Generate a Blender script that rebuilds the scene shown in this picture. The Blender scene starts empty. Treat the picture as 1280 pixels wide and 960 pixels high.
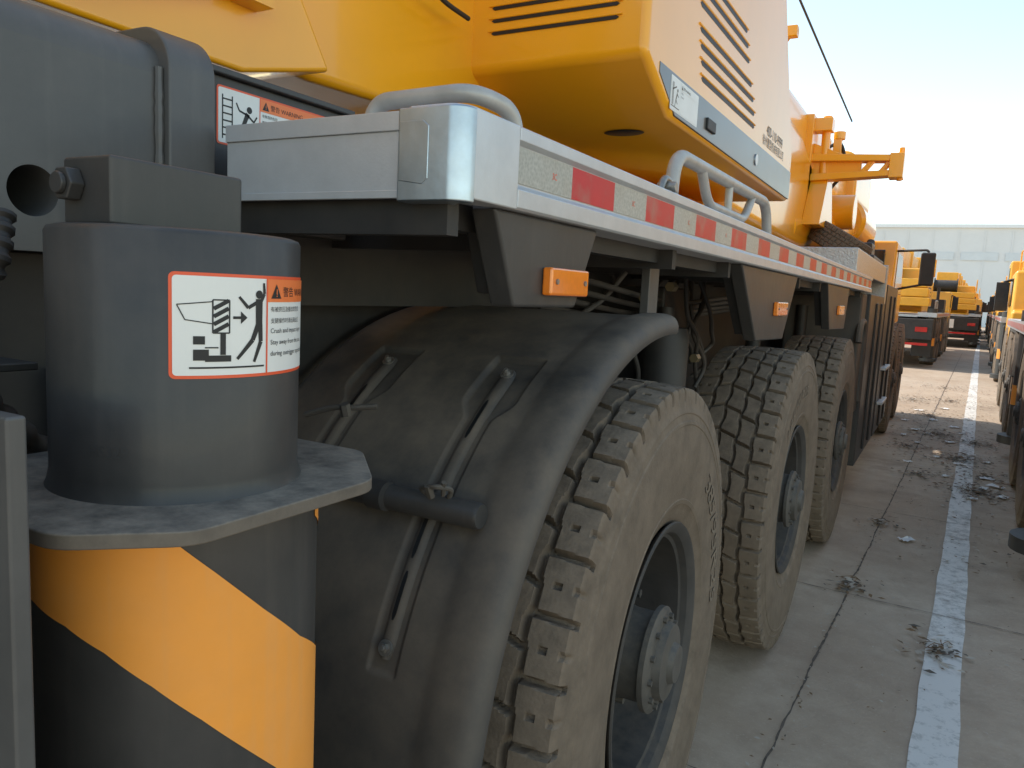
import bpy, bmesh, math, random
from mathutils import Vector, Matrix, noise
from mathutils.geometry import tessellate_polygon
random.seed(7)
S=0.854; DZ=.38; GZ=-.38
sc=bpy.context.scene
col=sc.collection
# ------------------------------------------------------------------ materials
def M(name,c,rough=.5,metal=0,var=.15,scale=5,dust=0,dcol=(.30,.24,.17),bump=0,bscale=60,coat=0,streak=0,spec=.5,base=.25):
    m=bpy.data.materials.new(name); m.use_nodes=True; nt=m.node_tree; N=nt.nodes; L=nt.links
    b=N['Principled BSDF']
    tc=N.new('ShaderNodeTexCoord')
    n1=N.new('ShaderNodeTexNoise'); n1.inputs['Scale'].default_value=scale; n1.inputs['Detail'].default_value=8; n1.inputs['Roughness'].default_value=.62
    L.new(tc.outputs['Object'],n1.inputs['Vector'])
    mr=N.new('ShaderNodeMapRange'); mr.inputs[1].default_value=.3; mr.inputs[2].default_value=.7
    L.new(n1.outputs['Fac'],mr.inputs[0])
    mx=N.new('ShaderNodeMix'); mx.data_type='RGBA'
    mx.inputs[6].default_value=(*[max(0,x*(1-var)) for x in c],1); mx.inputs[7].default_value=(*[min(1,x*(1+var)) for x in c],1)
    L.new(mr.outputs[0],mx.inputs[0]); out=mx.outputs[2]
    rr=None
    if dust>0:
        g=N.new('ShaderNodeNewGeometry'); sx=N.new('ShaderNodeSeparateXYZ'); L.new(g.outputs['Normal'],sx.inputs[0])
        n2=N.new('ShaderNodeTexNoise'); n2.inputs['Scale'].default_value=scale*2.3; n2.inputs['Detail'].default_value=10; n2.inputs['Roughness'].default_value=.7
        L.new(tc.outputs['Object'],n2.inputs['Vector'])
        a=N.new('ShaderNodeMapRange'); a.inputs[1].default_value=-.2; a.inputs[2].default_value=1.0; a.inputs[3].default_value=base; a.inputs[4].default_value=1.3
        L.new(sx.outputs[2],a.inputs[0])
        b2=N.new('ShaderNodeMapRange'); b2.inputs[1].default_value=.33; b2.inputs[2].default_value=.72; L.new(n2.outputs['Fac'],b2.inputs[0])
        mu=N.new('ShaderNodeMath'); mu.operation='MULTIPLY'; L.new(a.outputs[0],mu.inputs[0]); L.new(b2.outputs[0],mu.inputs[1])
        mu2=N.new('ShaderNodeMath'); mu2.operation='MULTIPLY'; mu2.use_clamp=True; L.new(mu.outputs[0],mu2.inputs[0]); mu2.inputs[1].default_value=dust
        m3=N.new('ShaderNodeMix'); m3.data_type='RGBA'; L.new(mu2.outputs[0],m3.inputs[0]); L.new(out,m3.inputs[6]); m3.inputs[7].default_value=(*dcol,1); out=m3.outputs[2]
        rm=N.new('ShaderNodeMapRange'); rm.inputs[3].default_value=rough; rm.inputs[4].default_value=min(1,rough+.45); L.new(mu2.outputs[0],rm.inputs[0]); L.new(rm.outputs[0],b.inputs['Roughness']); rr=1
    if not rr:
        rm=N.new('ShaderNodeMapRange'); rm.inputs[3].default_value=rough*.85; rm.inputs[4].default_value=min(1,rough*1.2); L.new(n1.outputs['Fac'],rm.inputs[0]); L.new(rm.outputs[0],b.inputs['Roughness'])
    if streak>0:
        mp=N.new('ShaderNodeMapping'); mp.inputs['Scale'].default_value=(30,30,2); L.new(tc.outputs['Object'],mp.inputs[0])
        n4=N.new('ShaderNodeTexNoise'); n4.inputs['Scale'].default_value=1.5; n4.inputs['Detail'].default_value=6; L.new(mp.outputs[0],n4.inputs['Vector'])
        a=N.new('ShaderNodeMapRange'); a.inputs[1].default_value=.52; a.inputs[2].default_value=.75; a.inputs[4].default_value=streak; L.new(n4.outputs['Fac'],a.inputs[0])
        m4=N.new('ShaderNodeMix'); m4.data_type='RGBA'; L.new(a.outputs[0],m4.inputs[0]); L.new(out,m4.inputs[6]); m4.inputs[7].default_value=(*dcol,1); out=m4.outputs[2]
    L.new(out,b.inputs['Base Color'])
    b.inputs['Metallic'].default_value=metal
    b.inputs['Specular IOR Level'].default_value=spec
    if coat: b.inputs['Coat Weight'].default_value=coat; b.inputs['Coat Roughness'].default_value=.08
    if bump>0:
        n3=N.new('ShaderNodeTexNoise'); n3.inputs['Scale'].default_value=bscale; n3.inputs['Detail'].default_value=5
        L.new(tc.outputs['Object'],n3.inputs['Vector'])
        bp=N.new('ShaderNodeBump'); bp.inputs['Strength'].default_value=bump; bp.inputs['Distance'].default_value=.01
        L.new(n3.outputs['Fac'],bp.inputs['Height']); L.new(bp.outputs[0],b.inputs['Normal'])
    return m
YEL=M('yellow paint',(.94,.40,.006),.3,var=.05,scale=2,coat=.45,dust=.08,dcol=(.5,.32,.12))
YELD=M('yellow paint distant',(.88,.42,.02),.4,var=.12,scale=2,coat=.2,dust=.2,dcol=(.45,.33,.2))
DGR=M('dark grey paint',(.041,.039,.037),.42,var=.15,scale=5,dust=.30,dcol=(.17,.145,.12),coat=.05,bump=.06,bscale=25,streak=.10,spec=.42)
MGR=M('mid grey paint',(.078,.076,.073),.42,var=.15,scale=4,dust=.35,dcol=(.22,.20,.175),coat=.06,streak=.13,bump=.03,bscale=15,spec=.42)
PLT=M('dusty grey plate',(.125,.105,.085),.8,var=.22,scale=11,dust=.9,dcol=(.30,.245,.185),base=.1,bump=.08,bscale=80,spec=.2)
BLK=M('black frame',(.022,.021,.02),.55,var=.3,scale=5,dust=.45,dcol=(.13,.105,.08))
FEN=M('fender plastic',(.060,.055,.050),.52,var=.10,scale=1.2,dust=1.25,dcol=(.21,.165,.12),bump=.03,bscale=160,spec=.36,base=.12)
TYR=M('dusty tyre rubber',(.145,.112,.082),.85,var=.20,scale=9,dust=.8,dcol=(.30,.225,.16),bump=.2,bscale=120,spec=.2)
RIM=M('dusty rim',(.048,.044,.040),.6,metal=.0,var=.25,scale=8,dust=.6,dcol=(.15,.12,.09),spec=.35)
HUB=M('hub steel',(.072,.066,.058),.5,metal=.0,var=.25,scale=12,dust=.7,dcol=(.20,.16,.115),spec=.4,bump=.1,bscale=60)
ALU=M('aluminium deck',(.56,.57,.58),.36,metal=.4,var=.08,scale=10,dust=.2,dcol=(.36,.33,.29),bump=.04,bscale=200,streak=.06)
CHR=M('brushed steel',(.48,.55,.60),.34,metal=1,var=.18,scale=7,bump=.05,bscale=30,dust=.3)
RAIL=M('rail paint silver',(.44,.425,.395),.4,metal=.2,var=.15,scale=14,dust=.35)
ORG=M('orange stripe paint',(.90,.34,.05),.5,var=.07,scale=5,dust=.22,dcol=(.5,.38,.25),streak=.12,spec=.3)
LAMP=M('amber lens',(.95,.23,.01),.2,var=.08,scale=80,coat=.8,dust=.1)
REDL=M('red lens',(.5,.01,.01),.25,coat=.5)
GREYT=M('grey trim',(.11,.105,.095),.3,coat=.2,var=.08)
WHT=M('sticker white',(.78,.77,.72),.4,var=.05,dust=.12)
SRED=M('sticker red',(.80,.10,.03),.4,var=.05)
SORG=M('sticker orange',(.85,.20,.05),.4,var=.05)
INK=M('sticker black',(.012,.012,.012),.5,var=.1)
BRN=M('brown ink',(.10,.07,.04),.5)
HOSE=M('rubber hose',(.03,.027,.024),.55,dust=.6,dcol=(.14,.11,.085))
GLS=M('dark glass',(.02,.03,.035),.06,coat=.8)
CHK=M('checker plate',(.5,.5,.49),.35,metal=.6,var=.15,scale=40,bump=.5,bscale=90)
BOLT=M('bolt steel',(.32,.30,.27),.4,metal=.7,var=.3,scale=40)
PAPER=M('paper',(.72,.70,.66),.8,var=.1)
LEAF=M('dry leaf',(.16,.09,.04),.8,var=.5,scale=30)
WALLM=M('pale cladding',(.70,.71,.70),.6,var=.05,scale=.3)
WALL2=M('roof trim',(.78,.80,.80),.6,var=.04)
GLASSW=M('window band',(.60,.64,.66),.3,var=.1,scale=.5)
BRASS=M('brass',(.25,.2,.12),.4,metal=.7)
def tape_mat():
    m=bpy.data.materials.new('reflective tape'); m.use_nodes=True; nt=m.node_tree;N=nt.nodes;L=nt.links;b=N['Principled BSDF']
    tc=N.new('ShaderNodeTexCoord'); s=N.new('ShaderNodeSeparateXYZ'); L.new(tc.outputs['Object'],s.inputs[0])
    a=N.new('ShaderNodeMath'); a.operation='SUBTRACT'; L.new(s.outputs[1],a.inputs[0]); a.inputs[1].default_value=1.295
    w=N.new('ShaderNodeMath'); w.operation='WRAP'; L.new(a.outputs[0],w.inputs[0]); w.inputs[1].default_value=.394; w.inputs[2].default_value=0
    l=N.new('ShaderNodeMath'); l.operation='LESS_THAN'; L.new(w.outputs[0],l.inputs[0]); l.inputs[1].default_value=.203
    g=N.new('ShaderNodeMath'); g.operation='GREATER_THAN'; L.new(s.outputs[1],g.inputs[0]); g.inputs[1].default_value=1.2
    mm=N.new('ShaderNodeMath'); mm.operation='MULTIPLY'; L.new(l.outputs[0],mm.inputs[0]); L.new(g.outputs[0],mm.inputs[1])
    v=N.new('ShaderNodeTexVoronoi'); v.inputs['Scale'].default_value=160; L.new(tc.outputs['Object'],v.inputs['Vector'])
    n=N.new('ShaderNodeTexNoise'); n.inputs['Scale'].default_value=14; n.inputs['Detail'].default_value=8; L.new(tc.outputs['Object'],n.inputs['Vector'])
    def mixc(c1,c2,f):
        x=N.new('ShaderNodeMix'); x.data_type='RGBA'; x.inputs[6].default_value=(*c1,1); x.inputs[7].default_value=(*c2,1); L.new(f,x.inputs[0]); return x.outputs[2]
    wht=mixc((.30,.30,.26),(.48,.47,.42),v.outputs['Distance']); red=mixc((.62,.012,.03),(.42,.01,.02),n.outputs['Fac'])
    x=N.new('ShaderNodeMix'); x.data_type='RGBA'; L.new(mm.outputs[0],x.inputs[0]); L.new(wht,x.inputs[6]); L.new(red,x.inputs[7])
    r=N.new('ShaderNodeMapRange'); r.inputs[1].default_value=.5; r.inputs[2].default_value=.8; r.inputs[4].default_value=.5; L.new(n.outputs['Fac'],r.inputs[0])
    y=N.new('ShaderNodeMix'); y.data_type='RGBA'; L.new(r.outputs[0],y.inputs[0]); L.new(x.outputs[2],y.inputs[6]); y.inputs[7].default_value=(.33,.28,.22,1)
    L.new(y.outputs[2],b.inputs['Base Color']); b.inputs['Roughness'].default_value=.35
    return m
TAPE=tape_mat()
# ------------------------------------------------------------------ mesh builder
def catmull(pts,n=6):
    P=[Vector(p) for p in pts]; P=[P[0]*2-P[1]]+P+[P[-1]*2-P[-2]]; out=[]
    for i in range(1,len(P)-2):
        for k in range(n):
            t=k/n; a,b,c,d=P[i-1],P[i],P[i+1],P[i+2]
            out.append(.5*((2*b)+(-a+c)*t+(2*a-5*b+4*c-d)*t*t+(-a+3*b-3*c+d)*t**3))
    out.append(P[-2]); return out
def roundpath(pts,r=.03,n=5):
    P=[Vector(p) for p in pts]; out=[P[0]]
    for i in range(1,len(P)-1):
        a,b,c=P[i-1],P[i],P[i+1]; d1=(a-b); d2=(c-b); rr=min(r,d1.length*.49,d2.length*.49)
        p=b+d1.normalized()*rr; q=b+d2.normalized()*rr
        for k in range(n+1):
            t=k/n; out.append(p*(1-t)**2+b*2*t*(1-t)+q*t*t)
    out.append(P[-1]); return out
class B:
    def __init__(s): s.v=[];s.f=[];s.m=[]
    def add(s,vs,fs,m=0):
        o=len(s.v); s.v+= [tuple(v) for v in vs]; s.f+=[tuple(i+o for i in f) for f in fs]; s.m+=[m]*len(fs); return s
    def box(s,x0,x1,y0,y1,z0,z1,m=0):
        return s.add([(x,y,z) for z in (z0,z1) for y in (y0,y1) for x in (x0,x1)],[(0,2,3,1),(4,5,7,6),(0,1,5,4),(1,3,7,5),(3,2,6,7),(2,0,4,6)],m)
    def prism(s,pts,ax,a0,a1,m=0):
        def P(p,a):
            return (a,p[0],p[1]) if ax=='x' else ((p[0],a,p[1]) if ax=='y' else (p[0],p[1],a))
        n=len(pts); vs=[P(p,a0) for p in pts]+[P(p,a1) for p in pts]
        fs=[tuple(range(n)),tuple(range(2*n-1,n-1,-1))]+[(i,(i+1)%n,(i+1)%n+n,i+n) for i in range(n)]
        return s.add(vs,fs,m)
    def tube(s,path,r,n=12,m=0,cap=True):
        P=[Vector(p) for p in path]; rs=r if isinstance(r,(list,tuple)) else [r]*len(P)
        t=(P[1]-P[0]).normalized(); up=Vector((0,0,1)) if abs(t.z)<.9 else Vector((1,0,0)); nx=t.cross(up).normalized()
        vs=[];fs=[]
        for i,p in enumerate(P):
            if i==0: t=(P[1]-P[0])
            elif i==len(P)-1: t=P[-1]-P[-2]
            else: t=P[i+1]-P[i-1]
            t=t.normalized(); nx=(nx-t*nx.dot(t)).normalized(); ny=t.cross(nx)
            for k in range(n):
                a=2*math.pi*k/n; vs.append(p+(nx*math.cos(a)+ny*math.sin(a))*rs[i])
        for i in range(len(P)-1):
            for k in range(n): fs.append((i*n+k,i*n+(k+1)%n,(i+1)*n+(k+1)%n,(i+1)*n+k))
        if cap: fs.append(tuple(range(n-1,-1,-1))); fs.append(tuple(range((len(P)-1)*n,len(P)*n)))
        return s.add(vs,fs,m)
    def cyl(s,p0,p1,r,n=24,m=0): return s.tube([p0,p1],r,n,m)
    def rev(s,prof,c,ax='x',n=48,m=0,closed=False):
        vs=[];fs=[]; k=len(prof)
        for j in range(n):
            a=2*math.pi*j/n; ca,sa=math.cos(a),math.sin(a)
            for r,w in prof:
                if ax=='x': vs.append((c[0]+w,c[1]+r*ca,c[2]+r*sa))
                elif ax=='z': vs.append((c[0]+r*ca,c[1]+r*sa,c[2]+w))
                else: vs.append((c[0]+r*ca,c[1]+w,c[2]+r*sa))
        for j in range(n):
            for i in range(k-1): 
                j2=(j+1)%n; fs.append((j*k+i,j*k+i+1,j2*k+i+1,j2*k+i))
        return s.add(vs,fs,m)
    def hexb(s,c,d,r,h,m=0):
        c=Vector(c); return s.tube([c,c+Vector(d).normalized()*h],r,6,m)
    def obj(s,name,parent=None,mats=(BLK,),bevel=0,sharp=35,label=None,merge=True):
        me=bpy.data.meshes.new(name); me.from_pydata(s.v,[],s.f)
        for m in mats: me.materials.append(m)
        me.polygons.foreach_set('material_index',s.m)
        bm=bmesh.new(); bm.from_mesh(me)
        if merge: bmesh.ops.remove_doubles(bm,verts=bm.verts,dist=1e-6)
        bmesh.ops.recalc_face_normals(bm,faces=bm.faces); bm.to_mesh(me); bm.free()
        me.polygons.foreach_set('use_smooth',[True]*len(me.polygons)); me.set_sharp_from_angle(angle=math.radians(sharp)); me.update()
        o=bpy.data.objects.new(name,me); col.objects.link(o)
        if parent: o.parent=parent
        if bevel:
            b=o.modifiers.new('b','BEVEL'); b.width=bevel; b.segments=3; b.limit_method='ANGLE'; b.angle_limit=math.radians(35); b.harden_normals=True
        if label: o['label']=label
        return o
def empty(name,parent=None,loc=(0,0,0)):
    e=bpy.data.objects.new(name,None); e.empty_display_size=.2; e.location=loc; col.objects.link(e)
    if parent: e.parent=parent
    return e
# ------------------------------------------------------------------ flat art
def text_tris(body,w=None,h=None,x=0,y=0):
    cu=bpy.data.curves.new('txt','FONT'); cu.body=body; cu.size=1; cu.resolution_u=3
    o=bpy.data.objects.new('txt',cu); col.objects.link(o); bpy.context.view_layer.update()
    dg=bpy.context.evaluated_depsgraph_get(); me=o.evaluated_get(dg).to_mesh(); me.calc_loop_triangles()
    V=[(v.co.x,v.co.y) for v in me.vertices]; T=[tuple(V[i] for i in t.vertices) for t in me.loop_triangles]
    o.evaluated_get(dg).to_mesh_clear(); bpy.data.objects.remove(o); bpy.data.curves.remove(cu)
    if not V: return []
    x0=min(p[0] for p in V);x1=max(p[0] for p in V);y0=min(p[1] for p in V);y1=max(p[1] for p in V)
    if w and h: sx=w/(x1-x0); sy=h/(y1-y0)
    elif w: sx=sy=w/(x1-x0)
    else: sx=sy=h/(y1-y0)
    return [tuple(((p[0]-x0)*sx+x,(p[1]-y0)*sy+y) for p in t) for t in T]
def poly_tris(p):
    v=[Vector((a,b,0)) for a,b in p]
    return [tuple(p[i] for i in t) for t in tessellate_polygon([v])]
def rect(x0,x1,y0,y1): return poly_tris([(x0,y0),(x1,y0),(x1,y1),(x0,y1)])
def rrect(x0,x1,y0,y1,r):
    p=[]
    for cx,cy,a0 in ((x1-r,y0+r,-90),(x1-r,y1-r,0),(x0+r,y1-r,90),(x0+r,y0+r,180)):
        for k in range(5): a=math.radians(a0+k*22.5); p.append((cx+r*math.cos(a),cy+r*math.sin(a)))
    return poly_tris(p)
def line(a,b,w,w2=None):
    w2=w2 or w; d=Vector((b[0]-a[0],b[1]-a[1])).normalized(); n=Vector((-d.y,d.x))
    return poly_tris([(a[0]+n.x*w/2,a[1]+n.y*w/2),(a[0]-n.x*w/2,a[1]-n.y*w/2),(b[0]-n.x*w2/2,b[1]-n.y*w2/2),(b[0]+n.x*w2/2,b[1]+n.y*w2/2)])
def disc(c,r,n=14): return poly_tris([(c[0]+r*math.cos(2*math.pi*k/n),c[1]+r*math.sin(2*math.pi*k/n)) for k in range(n)])
def split(t,mx,out):
    a,b,c=t; e=[(math.dist(a,b),0),(math.dist(b,c),1),(math.dist(c,a),2)]; l,i=max(e)
    if l<=mx: out.append(t); return
    v=[a,b,c]; p=v[i]; q=v[(i+1)%3]; r=v[(i+2)%3]; m=((p[0]+q[0])/2,(p[1]+q[1])/2)
    split((p,m,r),mx,out); split((m,q,r),mx,out)
def art(name,parent,items,mp,mats,mx=.02,label=None):
    b=B()
    for mi,layer,tris in items:
        for t in tris:
            if mx:
                o=[]; split(t,mx,o)
            else: o=[t]
            for q in o:
                b.add([mp(p[0],p[1],layer) for p in q],[(0,1,2)],mi)
    return b.obj(name,parent,mats,sharp=60,label=label,merge=False)
def warn_art(W,H,head,lines,pict):
    it=[(1,0,rrect(0,W,0,H,.006)),(0,1,rrect(.0035,W-.0035,.0035,H-.0035,.004))]
    px=H*.96
    it.append((1,2,rect(px-.001,px+.0012,.0035,H-.0035)))
    it.append((2,2,rect(px+.0012,W-.0035,H*.74,H-.0035)))
    tx=px+.006; ty=H*.775
    it.append((3,3,poly_tris([(tx,ty),(tx+.017,ty),(tx+.0085,ty+.016)])))
    it.append((2,4,rect(tx+.0078,tx+.0092,ty+.0045,ty+.0105))); it.append((2,4,rect(tx+.0078,tx+.0092,ty+.002,ty+.0035)))
    it.append((3,3,text_tris(head,w=min(W-tx-.032,.085),x=tx+.021,y=ty+.002)))
    for k,l in enumerate(lines):
        yy=H*.64-k*H*.115
        it.append((3,2,text_tris(l,w=min(len(l)*(.0065 if ord(l[0])>255 else .0033),W-px-.012),x=px+.006,y=yy)))
    it+=pict(px,H); return it
def pict_jack(w,H):
    s=w/.11; o=[]
    def L(a,b,t,t2=None): o.append((3,2,line((a[0]*s,a[1]*s),(b[0]*s,b[1]*s),t*s,(t2 or t)*s)))
    pts=[(.008,.080),(.044,.084),(.044,.060),(.016,.064)]
    for a,b in zip(pts,pts[1:]+pts[:1]): L(a,b,.0012)
    for a,b in (((.044,.060),(.044,.086)),((.044,.086),(.062,.086)),((.062,.086),(.062,.05)),((.062,.05),(.044,.05)),((.044,.05),(.044,.062))): L(a,b,.0016)
    for k in range(4): L((.045,.051+.0085*k),(.061,.060+.0085*k),.0045)
    L((.055,.05),(.055,.026),.006); L((.036,.022),(.064,.022),.007); L((.024,.026),(.040,.026),.012); L((.024,.042),(.036,.042),.009)
    L((.036,.034),(.05,.034),.0015); L((.02,.012),(.106,.012),.002)
    L((.066,.067),(.076,.067),.003); o.append((3,2,poly_tris([(.075*s,.074*s),(.075*s,.060*s),(.083*s,.067*s)])))
    o.append((3,2,disc((.0985*s,.093*s),.0048*s)))
    L((.0985,.088),(.0985,.058),.0095,.009)
    L((.097,.085),(.084,.078),.0042,.004); L((.084,.078),(.073,.090),.004,.003)
    L((.101,.085),(.106,.094),.0042,.004); L((.106,.094),(.105,.106),.004,.003)
    L((.0975,.060),(.090,.042),.0065,.0055); L((.090,.042),(.071,.021),.0055,.0035)
    L((.100,.060),(.101,.040),.0065,.0055); L((.101,.040),(.092,.017),.0055,.0035)
    return o
def pict_ladder(w,H):
    s=w/.11; o=[]
    def L(a,b,t,t2=None): o.append((3,2,line((a[0]*s,a[1]*s),(b[0]*s,b[1]*s),t*s,(t2 or t)*s)))
    L((.014,.012),(.014,.098),.003); L((.038,.012),(.038,.098),.003)
    for k in range(6): L((.014,.02+.014*k),(.038,.02+.014*k),.003)
    L((.045,.012),(.105,.012),.003)
    o.append((3,2,disc((.082*s,.080*s),.007*s)))
    L((.078,.072),(.066,.045),.011,.009); L((.076,.07),(.094,.058),.004); L((.094,.058),(.102,.07),.0035)
    L((.074,.07),(.056,.074),.004); L((.056,.074),(.048,.088),.0035)
    L((.066,.047),(.050,.040),.006); L((.050,.040),(.044,.022),.005); L((.068,.045),(.082,.034),.006); L((.082,.034),(.092,.02),.005)
    return o
def pict_plain(w,H):
    s=w/.11; o=[]
    def L(a,b,t,t2=None): o.append((3,2,line((a[0]*s,a[1]*s),(b[0]*s,b[1]*s),t*s,(t2 or t)*s)))
    L((.02,.02),(.02,.095),.004); L((.03,.02),(.03,.095),.004); L((.02,.07),(.06,.085),.005); L((.01,.015),(.1,.015),.003)
    o.append((3,2,disc((.075*s,.075*s),.006*s))); L((.072,.066),(.060,.042),.007); L((.07,.062),(.09,.055),.003); L((.06,.042),(.078,.03),.004); L((.06,.042),(.05,.018),.004)
    return o
SM=(WHT,SRED,SORG,INK)
# ================================================================== MAIN CRANE
crane=empty('truck_crane',None,(0,0,0)); crane['label']='large yellow and dark grey truck crane parked on concrete'; crane['category']='truck crane'
AX,AY=-.798,.603; PC=math.radians(-37.1)
outr=empty('outrigger',crane)
def cylmap(r,phi0,z0,off=.0006):
    def f(u,v,l):
        ph=PC+phi0+u/r; R=r+off+.0005*l
        return (AX+R*math.cos(ph),AY+R*math.sin(ph),z0+v)
    return f
b=B(); b.rev([(0,1.506),(.128,1.506),(.1355,1.5035),(.138,1.499),(.138,1.236),(.1405,1.222),(.143,1.2165)],(AX,AY,0),'z',96)
b.obj('jack_cylinder',outr,(DGR,),sharp=50)
oc=[(-.60,.47),(-.60,.73),(-.72,.85),(-.90,.85),(-1.02,.73),(-1.02,.50),(-.90,.385),(-.69,.385)]
ocr=[]
for i,p in enumerate(oc):
    a=Vector(oc[i-1]); q=Vector(p); c=Vector(oc[(i+1)%8]); r=.022
    s0=q+(a-q).normalized()*r; s1=q+(c-q).normalized()*r
    for t in (0,.25,.5,.75,1): v=s0*(1-t)**2+q*2*t*(1-t)+s1*t*t; ocr.append((v.x,v.y))
b=B(); b.prism(ocr,'z',1.201,1.2165)
b.obj('flange_plate',outr,(PLT,),bevel=.002,sharp=30)
b=B(); b.rev([(0,1.2005),(.164,1.2005),(.164,-.16),(.155,-.17),(0,-.17)],(AX,AY,0),'z',96)
b.rev([(.06,-.17),(.06,-.24),(.24,-.27),(.25,-.30),(0,-.30)],(AX,AY,0),'z',48)
b.obj('jack_tube',outr,(DGR,),sharp=50)
def interp(t,x):
    for (a,ya),(c,yc) in zip(t,t[1:]):
        if x<=c: return ya+(yc-ya)*(x-a)/(c-a)
    return t[-1][1]
up=[(-130,1.198),(-7,1.198),(-4,1.189),(12.2,1.145),(31.4,1.09),(53,1.033),(76,.989),(150,.93)]; lo=[(-130,1.14),(-90,1.11),(-61,1.101),(-42,1.088),(-26,1.065),(-9.6,1.028),(7,.983),(21.5,.939),(38.6,.887),(60,.82),(80,.75),(150,.6)]
b=B(); vs=[];fs=[]; n=200
for i in range(n+1):
    ph=-130+280*i/n; a=PC+math.radians(ph); u1=interp(up,ph); l1=interp(lo,ph)
    for z in (l1,u1): vs.append((AX+.1652*math.cos(a),AY+.1652*math.sin(a),z))
for i in range(n): fs.append((2*i,2*i+2,2*i+3,2*i+1))
b.add(vs,fs); b.obj('hazard_stripe',outr,(ORG,))
b=B(); vs=[];fs=[]
for i in range(31):
    ph=68+3*i; a=PC+math.radians(ph); l1=1.17-.0016*(ph-68)
    for z in (l1,1.198): vs.append((AX+.1652*math.cos(a),AY+.1652*math.sin(a),z))
for i in range(30): fs.append((2*i,2*i+2,2*i+3,2*i+1))
b.add(vs,fs); b.obj('hazard_stripe',outr,(ORG,))
b=B(); b.box(-.855,-.77,.50,.672,1.506,1.578); b.obj('lug_block',outr,(DGR,),bevel=.004)
b=B(); b.hexb((-.832,.50,1.548),(0,-1,0),.019,.016); b.cyl((-.832,.484,1.548),(-.832,.478,1.548),.012,12); b.obj('bolt',outr,(DGR,),bevel=.002)
lines=['有被挤压及撞击的危险','支腿操作时请远离此区','Crush and impact injury','Stay away from the area','during outrigger operation']
art('warning_sticker',outr,warn_art(.235,.111,'警告 WARNING',lines,pict_jack),cylmap(.138,math.radians(-4.4),1.35),SM,mx=.012,label='white and red crush hazard warning sticker')
art('scratched_writing',outr,[(0,0,text_tris('HS329',h=.012,x=-.07,y=.03))],cylmap(.138,math.radians(-10),1.235),(M('scratch',(.060,.058,.056),.5),),mx=.012)
b=B(); b.box(-1.10,-.66,.335,.352,-.1,1.335); b.obj('guide_plate',outr,(MGR,),bevel=.003)
n=10; prof=[(-2.3,1.48),(-1.15,1.48)]
for k in range(n+1):
    a=math.pi/2*k/n; prof.append((-1.21+.06*math.cos(a),1.775+.06*math.sin(a)))
prof.append((-2.3,1.835)); bb=B(); bb.prism(prof,'y',-.6,.835)
beam=bb.obj('outrigger_beam',outr,(MGR,),sharp=40)
cut=B(); cut.cyl((-1.3,.63,1.565),(-1.1,.63,1.565),.036,40); co=cut.obj('hole_cutter',None,(BLK,))
md=beam.modifiers.new('h','BOOLEAN'); md.object=co; md.operation='DIFFERENCE'; md.solver='EXACT'
dg=bpy.context.evaluated_depsgraph_get(); nm=bpy.data.meshes.new_from_object(beam.evaluated_get(dg)); beam.modifiers.clear(); beam.data=nm; bpy.data.objects.remove(co)
bm=bmesh.new(); bm.from_mesh(nm); bmesh.ops.triangulate(bm,faces=[f for f in bm.faces if len(f.verts)>4]); bm.to_mesh(nm); bm.free()
for p in nm.polygons:
    if abs(p.normal.x)>.999 or abs(p.normal.z)>.999 or abs(p.normal.y)>.999: p.use_smooth=False
b=B(); prof=[(-2.3,1.60),(-1.128,1.60)]
for k in range(n+1):
    a=math.pi/2*k/n; prof.append((-1.20+.072*math.cos(a),1.785+.072*math.sin(a)))
prof.append((-2.3,1.857)); b.prism(prof,'y',.835,.925); b.obj('beam_collar',outr,(MGR,),bevel=.004,sharp=40)
b=B(); b.tube([(-1.146,.829,1.50+.011*i) for i in range(27)],[.006+.002*random.random() for _ in range(27)],8); b.obj('weld_bead',outr,(MGR,))
b=B(); P=catmull([(-1.02,.52,1.52),(-1.0,.50,1.46),(-1.03,.49,1.41),(-1.045,.49,1.35),(-1.03,.50,1.29),(-1.08,.6,1.2)],14)
b.tube(P,[.017 if i%4<2 else .0125 for i in range(len(P))],12); b.obj('corrugated_hose',outr,(HOSE,))
b=B(); b.box(-1.12,-1.02,.40,.56,1.325,1.335); b.obj('hose_tray',outr,(BLK,),bevel=.002)
b=B(); b.box(-1.6,-1.26,-.6,.9,.0,1.479); b.box(-1.27,-1.16,.5,.52,.6,1.479); b.box(-1.27,-1.18,.72,.90,.5,1.3)
b.obj('beam_frame',outr,(BLK,),bevel=.003)
b=B(); b.box(-1.35,-1.2,.926,1.34,1.55,1.82); b.box(-1.35,-1.185,.926,1.345,1.82,1.832); b.obj('frame_side_plate',crane,(DGR,),bevel=.003)
art('warning_sticker',crane,warn_art(.30,.105,'警告 WARNING',['有跌落的危险','攀登时请注意安全','Fall hazard','Hold the handrails'],pict_ladder),lambda u,v,l:(-1.199+.0004*l,.985+u,1.699+v),SM,mx=None,label='white and red ladder fall warning sticker')
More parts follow.
